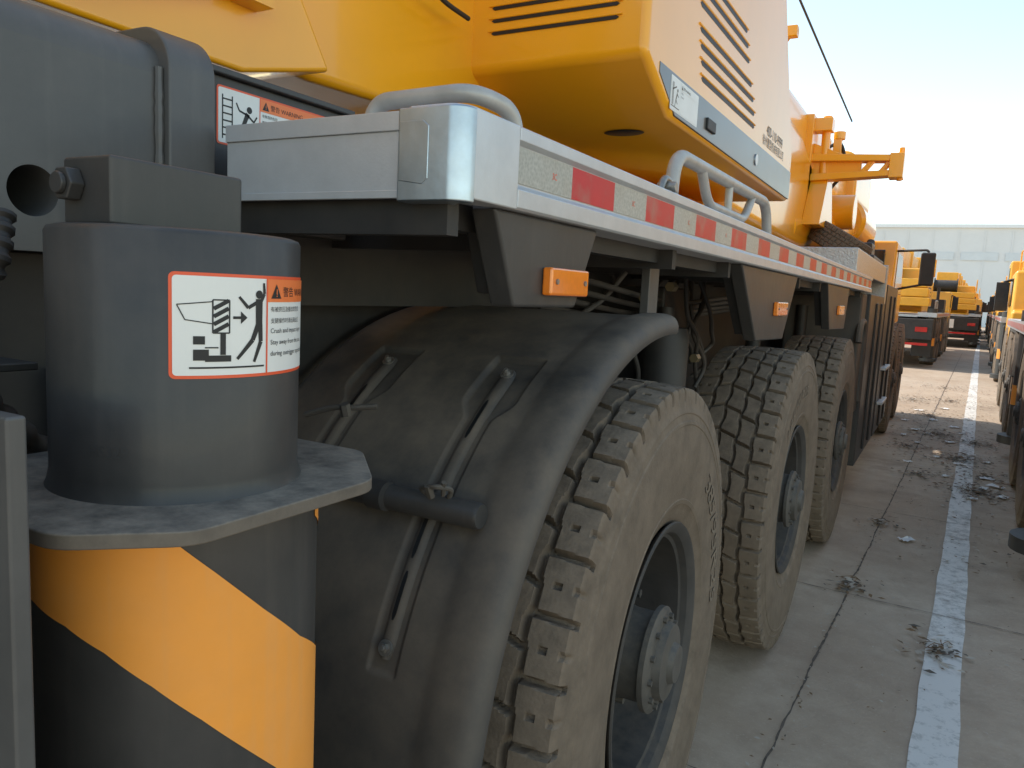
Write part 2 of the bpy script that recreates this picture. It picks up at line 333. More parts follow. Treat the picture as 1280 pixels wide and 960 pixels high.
# ---- deck
deck=empty('deck',crane)
b=B(); b.box(-1.105,-.70,.935,7.5,1.592,1.708); b.box(-1.105,-.71,.93,.936,1.592,1.684); b.box(-1.105,-.71,.926,.936,1.684,1.712); b.box(-1.105,-.71,.927,.936,1.586,1.598)
pr=[(-.70,1.592),(-.70,1.712),(-.622,1.717),(-.615,1.713),(-.615,1.694),(-.621,1.690),(-.624,1.688),(-.624,1.626),(-.621,1.622),(-.615,1.618),(-.615,1.590),(-.62,1.586),(-.70,1.586)]
b.prism(pr,'y',1.085,7.5)
b.obj('deck_edge',deck,(ALU,),bevel=.0012,sharp=25)
def arc_corner(y1,x0,off,r=.045,cx=-.62,cy=.925,seg=10):
    p=[(x0,cy-off)]
    for k in range(seg+1):
        a=-math.pi/2+math.pi/2*k/seg; p.append((cx-r+(r+off)*math.cos(a),cy+r+(r+off)*math.sin(a)))
    p.append((cx+off,y1)); q=[(cx-.02,y1),(cx-.05,cy+.06),(x0,cy+.03)]
    return p+q
b=B(); b.prism(arc_corner(1.086,-.71,.004,r=.03),'z',1.586,1.716); b.obj('corner_casting',deck,(ALU,),bevel=.003,sharp=40)
b=B(); b.prism(arc_corner(.955,-.728,.0065,r=.020),'z',1.580,1.7135); b.obj('corner_cap',deck,(CHR,),bevel=.003,sharp=40)
b=B(); pp=[(-.724,1.610),(-.682,1.604),(-.672,1.612),(-.672,1.686),(-.682,1.694),(-.724,1.694)]; b.prism(pp,'y',.9174,.920); b.obj('cap_embossing',deck,(CHR,),bevel=.001)
b=B(); b.box(-.6235,-.6222,1.09,7.45,1.629,1.686); b.obj('reflective_tape',deck,(TAPE,))
for yy in (1.215,1.60,1.62+.39,2.4): art('tape_writing',deck,[(0,0,text_tris('3C',h=.011,x=yy,y=1.652))],lambda u,v,l:(-.6217,u,v),(SRED,),mx=None)
b=B()
for y in (.935,1.35,2.0,2.6,3.3,4.0,4.7,5.5,6.2,7.0): b.box(-1.3,-.66,y+.02,y+.05,1.535,1.5915)
b.box(-1.3,-1.27,.94,7.5,1.40,1.592); b.box(-.74,-.70,.96,7.5,1.55,1.5915)
b.obj('deck_frame',deck,(BLK,))
b=B(); b.box(-1.32,-1.106,1.35,7.5,1.66,1.705); b.obj('walkway_plate',deck,(CHK,))
b=B(); b.box(-.70,-.66,1.95,2.03,1.713,1.735); b.tube(catmull([(-.68,1.93,1.72),(-.68,1.97,1.765),(-.68,2.04,1.75),(-.68,2.08,1.72)],6),.01,10); b.cyl((-.70,1.98,1.745),(-.65,1.98,1.745),.014,12); b.obj('latch',deck,(BOLT,),bevel=.002)
b=B(); b.tube(roundpath([(-.895,1.05,1.70),(-.882,1.05,1.762),(-.685,1.05,1.765),(-.655,1.12,1.75),(-.655,1.14,1.70)],.045,8),.0145,20); b.obj('handrail',crane,(RAIL,))
b=B(); b.tube(roundpath([(-.72,2.14,1.70),(-.72,2.16,1.865),(-.72,3.40,1.875),(-.72,3.48,1.70)],.10,8),.0205,16)
b.tube(roundpath([(-.72,2.42,1.868),(-.72,2.52,1.765),(-.72,3.02,1.765),(-.72,3.14,1.868)],.06,6),.016,12)
b.cyl((-.72,2.78,1.70),(-.72,2.78,1.866),.014,12)
b.box(-.76,-.68,2.08,2.2,1.708,1.722); b.box(-.76,-.68,3.42,3.54,1.708,1.722); b.obj('handrail',crane,(RAIL,))
b=B(); b.tube(roundpath([(-1.0,4.9,1.70),(-1.0,4.95,1.84),(-1.0,5.9,1.84),(-1.0,5.95,1.70)],.08,6),.016,12); b.obj('handrail',crane,(RAIL,))
def bracket(p,lamp,dx=.05):
    e=empty('bracket',crane); b=B(); b.prism(p,'x',-.63-dx,-.632); b.obj('bracket_plate',e,(DGR,),bevel=.006)
    b=B(); b.prism([(p[0][0]+.04,p[0][1]-.001),(p[1][0]+.02,p[1][1]+.02),(p[2][0]-.02,p[1][1]+.02),(p[3][0]-.04,p[0][1]-.001)],'x',-.72,-.63-dx-.001); b.obj('bracket_gusset',e,(BLK,),bevel=.004)
    b=B(); b.box(-.632,-.612,*lamp); l=b.obj('marker_lamp',e,(LAMP,),bevel=.005)
    y0,y1,z0,z1=lamp
    for y in (y0+.02,y1-.02): b=B(); b.cyl((-.613,y,(z0+z1)/2),(-.609,y,(z0+z1)/2),.005,8); b.obj('screw',e,(BOLT,))
bracket([(1.045,1.585),(1.12,1.43),(1.36,1.43),(1.45,1.585)],(1.215,1.375,1.452,1.502))
bracket([(2.69,1.585),(3.01,1.31),(3.55,1.30),(3.81,1.585)],(3.29,3.51,1.405,1.462))
bracket([(4.84,1.585),(5.08,1.31),(5.84,1.30),(5.94,1.585)],(5.35,5.6,1.40,1.46))
b=B(); b.box(-.78,-.755,2.12,2.20,1.38,1.592); b.obj('stay',crane,(MGR,),bevel=.002)
# ---- fender
fen=empty('fender',crane); YC1,ZC=2.02,.42; SX1,SX2=-.862,-1.205
def sst(x): x=max(0,min(1,x)); return x*x*(3-2*x)
def fender(name,yc,a0,a1,rx=.985,parent=fen):
    prof=[(-1.42,-.03),(-1.417,-.01),(-1.405,0)]
    k=190
    for i in range(k+1): prof.append((-1.39+.615*i/k,0))
    prof+=[(-.762,.000),(-.752,.002),(-.740,.005),(-.725,.008),(-.710,.0095),(-.690,.010),(-.672,.009),(-.658,.005),(-.648,-.001),(-.641,-.010),(-.637,-.021),(-.636,-.038),(-.640,-.044),(-.646,-.040)]
    na=380; vs=[];fs=[]; m=len(prof)
    for i in range(na+1):
        ad=a0+(a1-a0)*i/na; a=math.radians(ad)
        for (px,dr) in prof:
            d=dr
            for xc,s0,s1 in ((SX1,116.5,162),(SX2,117,162)):
                k1=1-sst((ad-126)/4)
                wd=.036+.032*k1
                fx=sst((wd-abs(px-xc))/.008); fa=sst(min(ad-s0,s1-ad)/.6); d-=(.006+.007*k1)*fx*fa
            r=rx+d
            vs.append((px,yc+r*math.cos(a),ZC+r*math.sin(a)))
    for i in range(na):
        for j in range(m-1): fs.append((i*m+j,i*m+j+1,(i+1)*m+j+1,(i+1)*m+j))
    bb=B(); bb.add(vs,fs); o=bb.obj(name,parent,(FEN,),sharp=60)
    s=o.modifiers.new('s','SOLIDIFY'); s.thickness=.006; s.offset=-1
    return o
fender('fender_shell',YC1,88.5,196)
def fp(x,ad,r): a=math.radians(ad); return (x,YC1+r*math.cos(a),ZC+r*math.sin(a))
for xc,aa,ab in ((SX1,121,159),(SX2,121,159)):
    b=B(); vs=[];fs=[]; K=7
    for i in range(61):
        ad=aa-1.2+(ab-aa+2.4)*i/60; w=.018
        if i<4 or i>56: w=.018*math.sqrt(1-((4-min(i,60-i))/5)**2)
        for k in range(K):
            t=-1+2*k/(K-1); h=.012*math.sqrt(max(0,1-t*t))
            vs.append(fp(xc+w*t,ad,.9765+h))
    for i in range(60):
        for j in range(K-1): fs.append((i*K+j,i*K+j+1,(i+1)*K+j+1,(i+1)*K+j))
    b.add(vs,fs); b.obj('strap',fen,(FEN,))
    for q0,q1 in ((126.5,133),(142.5,149),(150.5,156)): 
        b=B(); vs=[]; fs=[]
        for i in range(9):
            ad=q0+(q1-q0)*i/8; w=.0045 if 0<i<8 else .002
            vs+=[fp(xc-w,ad,.9893),fp(xc+w,ad,.9893)]
        for i in range(8): fs.append((2*i,2*i+1,2*i+3,2*i+2))
        b.add(vs,fs); b.obj('strap_slot',fen,(INK,))
    for ad in (aa,ab):
        b=B(); c=Vector(fp(xc,ad,.986)); d=Vector(fp(xc,ad,1.2))-c; d.normalize(); b.cyl(c,c+d*.004,.0155,20); b.hexb(c+d*.004,d,.009,.008); b.cyl(c+d*.012,c+d*.017,.005,8)
        b.obj('bolt',fen,(BOLT,))
b=B(); b.tube([(-1.45,1.195,1.035),(-.735,1.205,1.03),(-.728,1.205,1.03)],[.026,.026,.023],28); b.tube([(-.98,1.19,1.035),(-.94,1.19,1.035)],.030,24)
b.obj('support_pipe',fen,(DGR,),sharp=60)
b=B(); b.tube(catmull([(-.83,1.18,1.058),(-.84,1.165,1.075),(-.80,1.16,1.085),(-.79,1.19,1.075),(-.80,1.20,1.055)],5),.005,8); b.hexb((-.82,1.17,1.06),(0,-.5,1),.008,.028); b.hexb((-.80,1.18,1.065),(.3,-.4,.8),.005,.035)
b.obj('clamp',fen,(HUB,))
b=B(); b.tube(catmull([(-1.10,1.12,1.19),(-1.04,1.13,1.21),(-.99,1.14,1.215),(-.95,1.16,1.22)],5),.006,8); b.hexb((-1.0,1.13,1.20),(0,-.3,1),.010,.024); b.obj('clamp',fen,(HUB,))
# ---- wheels
def tyre_mesh(N,P,nt,rt=.80,name='tyre'):
    side=[(.382,.178),(.397,.19),(.412,.196),(.432,.204),(.450,.2105),(.453,.2135),(.465,.2165),(.468,.2145),(.53,.2215),(.60,.2255),(.65,.2245),(.683,.2215),(.686,.2235),(.694,.2225),(.697,.2195),(.715,.2165),(.719,.2185),(.727,.2165),(.731,.2145),(.742,.2125),(.752,.2115),(.762,.2105),(.774,.2095),(.783,.2075)]
    prof=[(r,w,0) for r,w in side]
    HW=.204
    for i in range(nt+1):
        a=1-2*i/nt; prof.append((rt-.012*abs(a)**2.6,HW*a,1))
    prof+=[(r,-w,0) for r,w in reversed(side)]
    def tri(t): f=t-math.floor(t); return 4*abs(f-.5)-1
    def near(t,c,w): f=(t-c)-math.floor(t-c); f=min(f,1-f); return max(0,min(1,(w-f)/.03+.5))
    vs=[];fs=[];m=len(prof)
    for j in range(N):
        th=2*math.pi*j/N; t=th*P/(2*math.pi); ca,sa=math.cos(th),math.sin(th)
        for r,w,k in prof:
            a=w/HW; dep=0
            if k or r>.750:
                A=abs(a); sg=1 if a>0 else -1; tz=tri(t+(.5 if sg<0 else 0)+.25)
                tz=max(-1,min(1,tz*2))
                g=0; z1=.56+.022*tz
                g=max(g,max(0,min(1,(.036-abs(A-z1))/.018+.5)))
                z2=.20+.020*max(-1,min(1,2*tri(t+.1)))
                g=max(g,max(0,min(1,(.030-abs(A-z2))/.018+.5)))
                if A>z1: 
                    c0=(.5 if sg<0 else 0)+.10*(A-.5)
                    g=max(g,near(t,c0,.055))
                    if .72<A<.82: g=max(g,.55*near(t,c0+.5,.045))
                    if A>.94: g=max(g,.4*near(t,c0+.5,.045))
                elif A>z2: g=max(g,near(t,.5*(sg<0)+.55*A+.25,.055)); 
                else: g=max(g,near(t,.1+.6*a,.045))
                dep=.025*g
                if not k: dep*=max(0,min(1,(r-.750)/.022))
            R=r-dep; ww=w
            if not k and r>.750: ww=w-math.copysign(dep*.5,w)
            vs.append((ww,R*ca,R*sa))
    for j in range(N):
        j2=(j+1)%N
        for i in range(m-1): fs.append((j*m+i,j*m+i+1,j2*m+i+1,j2*m+i))
    me=bpy.data.meshes.new(name); me.from_pydata(vs,[],fs); me.materials.append(TYR)
    bm=bmesh.new(); bm.from_mesh(me); bmesh.ops.recalc_face_normals(bm,faces=bm.faces); bm.to_mesh(me); bm.free()
    me.polygons.foreach_set('use_smooth',[True]*len(me.polygons)); me.set_sharp_from_angle(angle=math.radians(30)); return me
TM=tyre_mesh(38*32,38,124)
kr=.893
b=B(); b.rev([(r*kr,w) for r,w in [(.425,.185),(.440,.195),(.446,.203),(.442,.208),(.430,.206),(.408,.19),(.400,.17),(.388,.165),(.382,.10),(.376,.02),(.36,-.015),(.33,-.03),(.29,-.032),(.272,-.02),(.265,.0),(.20,.0)]],(0,0,0),'x',96)
b.rev([(.39,-.19),(.375,-.18),(.365,0),(.357,.165)],(0,0,0),'x',64)
ro=b.obj('rim',None,(RIM,),sharp=30); RM=ro.data; bpy.data.objects.remove(ro)
b=B(); b.rev([(.236,-.005),(.236,.012),(.165,.02),(.152,.05),(.168,.055),(.168,.080),(.140,.085),(.130,.12),(.130,.185),(.152,.190),(.152,.205),(.140,.214),(.112,.218),(.106,.240),(.06,.246),(.052,.262),(0,.262)],(0,0,0),'x',64)
for k in range(12):
    a=2*math.pi*k/12+.1; b.hexb((.214,.127*math.cos(a),.127*math.sin(a)),(1,0,0),.009,.012)
for k in range(10):
    a=2*math.pi*k/10; p=(.01,.199*math.cos(a),.199*math.sin(a)); b.hexb(p,(1,0,0),.022,.040); b.cyl(p,(.092,p[1],p[2]),.013,10)
ho=b.obj('hub',None,(HUB,),sharp=35); HM=ho.data; bpy.data.objects.remove(ho)
RAISED=M('raised rubber',(.185,.145,.105),.7,dust=.3,spec=.4)
def side_text(s,phi0,r0,h,charw):
    bb=B(); T=text_tris(s,w=charw*len(s),h=h)
    for t in T:
        o=[]; split(t,.02,o)
        for q in o:
            vs=[]
            for p in q:
                r=r0+p[1]; ph=phi0-p[0]/r0
                base=interp([(.382,.178),(.465,.2165),(.53,.2215),(.60,.2255),(.65,.2245),(.69,.2225),(.72,.2165)],r)
                vs.append((base+.0035,r*math.cos(ph),r*math.sin(ph)))
            bb.add(vs,[(0,1,2)])
    ob=bb.obj('side_text',None,(RAISED,),sharp=60,merge=False); me=ob.data; bpy.data.objects.remove(ob); return me
TX=side_text('385/95R25',math.radians(52),.552,.062,.058)
def wheel(y,x=-.845,roll=0,txt=True,parent=crane,steer=0):
    e=empty('wheel',parent,(x,y,ZC)); e.rotation_euler=(0,0,math.radians(steer))
    for nm,me in (('tyre',TM),('rim',RM),('hub',HM))+((('tyre_writing',TX),) if txt else ()):
        o=bpy.data.objects.new(nm,me); col.objects.link(o); o.parent=e
        if nm!='tyre_writing': o.rotation_euler=(roll,0,0)
        elif roll: o.rotation_euler=(roll*6,0,0)
    return e
wheel(2.055,x=-.832,steer=2.2); wheel(4.24,x=-.835,roll=.25); wheel(6.37,roll=.5); wheel(12.6,roll=.2); wheel(14.5,roll=.3)
# ---- chassis / clutter
b=B(); b.box(-2.75,-1.45,-.5,15.0,.55,1.45); b.box(-3.9,-2.75,-.5,15,.9,1.5); b.obj('chassis_frame',crane,(BLK,),bevel=.01)
for y in (1.95,4.17,6.3): b=B(); b.box(-2.2,-1.0,y,y+.2,.33,.55); b.obj('axle',crane,(BLK,),bevel=.02)
b=B(); b.box(-1.40,-1.0,3.0,3.35,.95,1.5); b.box(-1.46,-1.36,2.5,3.6,.7,1.55); b.obj('valve_block',crane,(BLK,),bevel=.01)
b=B(); b.rev([(0,.62),(.085,.62),(.095,.66),(.095,1.30),(.085,1.34),(0,1.34)],(-.98,2.98,0),'z',32); b.cyl((-.98,2.98,1.34),(-.98,2.98,1.42),.03,12); b.obj('air_tank',crane,(BLK,))
rh=[]
for k in range(16):
    y=2.5+random.random()*1.3; x=-.95-random.random()*.3; z=1.54
    pts=[(x,y,z)]
    for j in range(4): 
        y+=random.uniform(-.12,.2); z-=random.uniform(.06,.18); x+=random.uniform(-.06,.03); pts.append((x,y,z))
    rh.append(pts)
for k in range(4): rh.append([(-1.0-.05*k,2.2,1.50-.03*k),(-1.02-.05*k,3.2,1.44-.03*k),(-1.0-.05*k,4.4,1.48-.03*k),(-1.1-.05*k,6,1.44)])
for p in rh:
    b=B(); b.tube(catmull(p,8),.010,10); b.obj('hydraulic_hose',crane,(HOSE,))
for (z,y) in ((1.45,2.62),(1.30,3.0),(1.2,3.3),(1.5,2.9),(1.38,2.7)):
    b=B(); b.cyl((-.95,y,z),(-.95,y+.05,z),.020,6); b.obj('hose_fitting',crane,(BRASS,))
for y in (3.2,3.45,5.4,7.3): b=B(); b.cyl((-1.15,y,1.45),(-1.15,y,.8),.05,16); b.obj('suspension_cylinder',crane,(BLK,))
b=B(); b.box(-1.3,-.63,7.7,9.5,-.02,1.58); 
for y in (8.3,8.9): b.box(-.632,-.61,y,y+.04,.05,1.5)
b.obj('side_cabinet',crane,(DGR,),bevel=.01)
b=B(); b.box(-1.3,-.62,9.53,11.4,.0,1.72)
for y in (10.1,10.8): b.box(-.622,-.60,y,y+.04,.05,1.6)
b.obj('side_cabinet',crane,(DGR,),bevel=.01)
b=B(); b.box(-1.3,-.66,7.3,7.68,.5,1.58); b.obj('mud_guard',crane,(FEN,),bevel=.02)
b=B(); b.box(-1.15,-.64,6.35,9.3,1.72,1.90); b.box(-1.15,-.625,9.3,9.42,1.5,1.92); b.obj('tool_box',crane,(CHK,),bevel=.008)
for z in (.35,.75):
    b=B(); b.box(-.625,-.56,9.7,10.4,z,z+.03); b.obj('step',crane,(ALU,),bevel=.004)
b=B(); b.tube(roundpath([(-.66,7.25,1.15),(-.66,7.3,1.32),(-.66,7.62,1.34),(-.66,7.66,.6)],.15,6),.03,10); b.obj('fender_edge',crane,(FEN,))
cab=empty('cab',crane)
b=B(); b.prism([(12.0,1.2),(15.6,1.2),(15.8,1.7),(15.2,2.5),(13.4,2.5),(13.2,1.6),(12.0,1.6)],'x',-2.7,-.80); b.obj('cab_body',cab,(YEL,),bevel=.04)
b=B(); b.prism([(13.6,1.7),(15.4,1.7),(15.0,2.35),(13.7,2.35)],'x',-.81,-.792); b.obj('cab_window',cab,(GLS,),bevel=.01)
b=B(); b.box(-2.4,-.95,13.22,13.32,1.75,2.35); b.obj('cab_window',cab,(GLS,),bevel=.01)
b=B(); b.tube(roundpath([(-.80,13.5,2.35),(-.36,13.3,2.36),(-.36,13.3,1.85),(-.80,13.5,1.75)],.06),.018,8); b.obj('mirror_arm',cab,(BLK,))
b=B(); b.box(-.46,-.26,13.22,13.30,1.82,2.32); b.obj('mirror',cab,(BLK,),bevel=.03)
b=B(); b.cyl((-1.0,11.2,1.7),(-1.0,11.2,2.2),.06,14); b.cyl((-1.0,11.2,2.2),(-1.0,11.3,2.32),.05,14); b.obj('exhaust_pipe',crane,(BLK,))
b=B(); b.box(-1.5,-.80,9.6,11.0,1.7,2.05); b.box(-1.4,-.85,9.8,10.2,2.05,2.2); b.obj('engine_cover',crane,(DGR,),bevel=.02)
e=empty('spare_wheel',crane,(-1.02,8.3,2.08)); 
for nm,me in (('tyre',TM),('rim',RM)):
    o=bpy.data.objects.new(nm,me); col.objects.link(o); o.parent=e; o.rotation_euler=(0,math.radians(-60),0); o.scale=(.5,.38,.38)
# ---- superstructure housing
hs=empty('upper_housing',crane)
b=B()
b.prism([(2.40,2.225),(2.68,2.085),(4.95,2.07),(4.95,2.34),(4.43,3.06),(4.2,4.0),(2.40,4.0)],'x',-1.62,-.92); b.obj('housing_shell',hs,(YEL,),bevel=.028,sharp=40)
b=B(); b.prism([(2.53,2.20),(2.715,2.098),(4.93,2.082),(4.93,2.24),(2.53,2.235)],'x',-.93,-.9175); b.obj('housing_trim',hs,(GREYT,),bevel=.002)
b=B()
for k in range(5):
    z=2.345+.042*k; y=2.397
    b.prism([(-1.50,z),(-1.49,z-.006),(-1.03,z-.006),(-1.02,z),(-1.03,z+.006),(-1.49,z+.006)],'y',y-.001,y+.01)
b.obj('louvre',hs,(INK,))
SL=[(2.30,3.0,3.92),(2.355,2.98,3.90),(2.41,2.96,3.86),(2.465,2.94,3.80),(2.55,2.92,3.72),(2.605,2.90,3.68),(2.66,2.88,3.64)]
b=B()
for z,y0,y1 in SL:
    b.prism([(y0,z),(y0+.02,z-.010),(y1-.02,z-.010),(y1,z),(y1-.02,z+.010),(y0+.02,z+.010)],'x',-.925,-.919)
b.obj('louvre',hs,(INK,))
for k in range(5):
    z=2.345+.042*k; b=B(); b.tube([(-1.51,2.396,z+.009),(-1.01,2.396,z+.009)],.0035,8); b.obj('louvre_lip',hs,(YEL,))
for z,y0,y1 in SL:
    b=B(); b.tube([(-.919,y0-.01,z+.013),(-.919,y1+.01,z+.013)],.0045,8); b.obj('louvre_lip',hs,(YEL,))
b=B(); b.rev([(0,0),(.075,0),(.08,.002)],(0,0,0),'z',32); b.v=[(x-1.165,y*.7+2.86,z+2.079) for x,y,z in b.v]; b.obj('drain_hole',hs,(INK,))
art('warning_sticker',hs,warn_art(.33,.115,'警告 WARNING',['严禁站人','Keep clear'],pict_plain),lambda u,v,l:(-.9172+.0006*l,2.65+u,2.110+v),(WHT,WHT,WHT,BRN),mx=None,label='faded white warning sticker')
b=B(); b.box(-.92,-.908,3.10,3.22,2.13,2.175); b.obj('handle',hs,(INK,),bevel=.004)
art('company_lettering',hs,[(0,0,text_tris('徐州重型机械有限公司',w=.55,x=4.12,y=2.262)),(0,0,text_tris('400-110-9999',w=.42,x=4.2,y=2.32))],lambda u,v,l:(-.9185,u,v),(BRN,),mx=None)
b=B(); b.cyl((-.918,4.0,2.16),(-.912,4.0,2.16),.028,20); b.obj('emblem',hs,(CHR,))
# ---- rear frame (upper left yellow)
up_=empty('slewing_frame',crane)
b=B(); b.prism([(-.8,1.95),(1.31,1.935),(1.60,2.01),(1.47,2.2),(1.36,2.9),(-.8,2.9)],'x',-2.9,-1.5); b.obj('frame_arm',up_,(YEL,),bevel=.012)
b=B(); b.prism([(1.30,2.02),(1.62,2.0),(2.9,2.05),(2.9,3.6),(1.38,3.6)],'x',-2.9,-1.58); b.obj('frame_body',up_,(YEL,),bevel=.03)
b=B(); b.box(-2.9,-1.75,2.85,10.5,1.75,2.72); b.obj('sun_gap_filler',up_,(YEL,),bevel=.03)  # added block hidden under the boom, stops sun leaking onto the aisle
b=B(); b.tube([(-1.47,.85,1.99),(-1.47,1.30,2.12)],.022,12); b.box(-1.5,-1.44,1.27,1.345,2.08,2.17); b.obj('guide_tube',up_,(YEL,))
b=B(); b.box(-1.49,-1.47,1.05,1.30,2.165,2.175); b.box(-1.5,-1.46,1.2,1.24,2.1,2.17); b.obj('hook',up_,(BLK,))
b=B(); b.tube(catmull([(-1.5,2.0,2.40),(-1.5,2.1,2.36),(-1.5,2.25,2.35)],5),.008,8);b.obj('cable',up_,(BLK,))
b=B(); b.rev([(0,1.72),(1.0,1.72),(1.0,1.98),(.9,2.02),(0,2.02)],(-2.2,4.6,0),'z',64); b.obj('turntable',up_,(YEL,))
# ---- boom
bo=empty('boom_assembly',crane)
def bprof(x1,zt,zb=2.64,rr=.30):
    p=[]
    for cx,cz,a0,r in ((x1-rr,zb+rr,-90,rr),(x1-.18,zt-.18,0,.18),(-2.45+.18,zt-.18,90,.18),(-2.45+rr,zb+rr,180,rr)):
        for k in range(9): a=math.radians(a0+k*90/8); p.append((cx+r*math.cos(a),cz+r*math.sin(a)))
    return p
b=B(); b.prism(bprof(-1.36,3.36),'y',4.6,11.2); b.obj('boom',bo,(YEL,),bevel=.006,sharp=25)
b=B(); b.prism(bprof(-1.33,3.40,2.60),'y',9.3,9.6);b.obj('boom_collar',bo,(YEL,),bevel=.02,sharp=25)
b=B(); b.prism(bprof(-1.24,3.50,2.5,.45),'y',11.2,13.2); b.obj('boom_head',bo,(YEL,),bevel=.04,sharp=25)
b=B(); b.prism([(5.0,2.0),(7.9,1.95),(8.6,2.05),(8.9,2.35),(8.5,2.75),(7.4,3.0),(5.0,3.1)],'x',-1.75,-1.30); b.obj('boom_side_plate',bo,(YEL,),bevel=.10)
b=B(); b.cyl((-1.55,7.4,2.15),(-1.50,11.6,2.52),.26,48); b.obj('lift_cylinder',bo,(YEL,),bevel=.02)
b=B(); b.rev([(0,11.6),(.28,11.6),(.33,11.66),(.33,13.3),(.28,13.36),(0,13.36)],(-1.45,0,2.62),'y',56); b.obj('lift_cylinder_head',bo,(YEL,))
for ps in (((-1.36,9.9,2.55),(-1.08,9.9,2.55),.20),((-1.3,5.9,2.5),(-1.18,5.9,2.5),.16)):
    b=B(); b.cyl(*ps,32); b.obj('pivot_boss',bo,(YEL,),bevel=.012)
b=B(); b.box(-1.27,-1.20,8.35,8.42,2.3,2.8); b.obj('stiffener',bo,(YEL,),bevel=.008)
b=B()
b.prism([(-1.5,2.90),(-.56,2.855),(-.56,2.80),(-1.5,2.83)],'y',7.96,8.14); b.prism([(-1.5,2.70),(-.56,2.72),(-.56,2.67),(-1.5,2.63)],'y',7.96,8.14)
b.prism([(-1.5,2.66),(-.86,2.69),(-.86,2.84),(-1.5,2.86)],'y',8.03,8.07)
for x0,x1 in ((-.86,-.76),(-.70,-.60)):
    b.prism([(x0-.025,2.70),(x0+.025,2.70),(x1+.025,2.83),(x1-.025,2.83)],'y',8.0,8.10)
b.box(-.62,-.50,7.95,8.15,2.65,2.87); b.cyl((-.53,8.05,2.63),(-.53,8.05,2.93),.024,12)
b.obj('swing_arm',bo,(YEL,),bevel=.005)
b=B(); b.box(-1.42,-1.30,7.9,8.2,2.5,3.25); b.box(-1.31,-1.14,7.95,8.12,3.1,3.22); b.cyl((-1.2,8.05,2.5),(-1.2,8.05,3.25),.04,12)
b.prism([(7.7,2.2),(8.6,2.2),(8.3,2.65),(8.0,2.65)],'x',-1.3,-1.14); b.prism([(-1.3,3.0),(-1.02,2.88),(-1.02,2.84),(-1.3,2.84)],'y',8.02,8.08)
b.obj('arm_bracket',bo,(YEL,),bevel=.006)
b=B(); b.box(-1.25,-1.17,8.9,9.0,2.8,3.2); b.box(-1.36,-1.17,8.92,8.98,3.0,3.06); b.cyl((-1.2,8.95,3.2),(-1.2,8.95,3.28),.06,16); b.obj('cable_guide',bo,(YEL,),bevel=.005)
b=B(); b.tube(catmull([(-1.34,8.9,3.1),(-1.18,8.95,3.15),(-1.15,9.1,2.9),(-1.3,9.2,2.7)],8),.018,10); b.obj('hydraulic_hose',bo,(HOSE,))
b=B(); b.tube([(-1.15,5.2,3.62),(-1.14,9.3,3.46)],.009,8); b.obj('wire_rope',bo,(HOSE,))
b=B(); b.box(-1.30,-1.20,6.2,6.28,3.44,3.52); b.tube([(-1.42,6.4,3.3),(-1.25,6.25,3.48)],.02,8); b.obj('work_lamp',bo,(YEL,),bevel=.01)
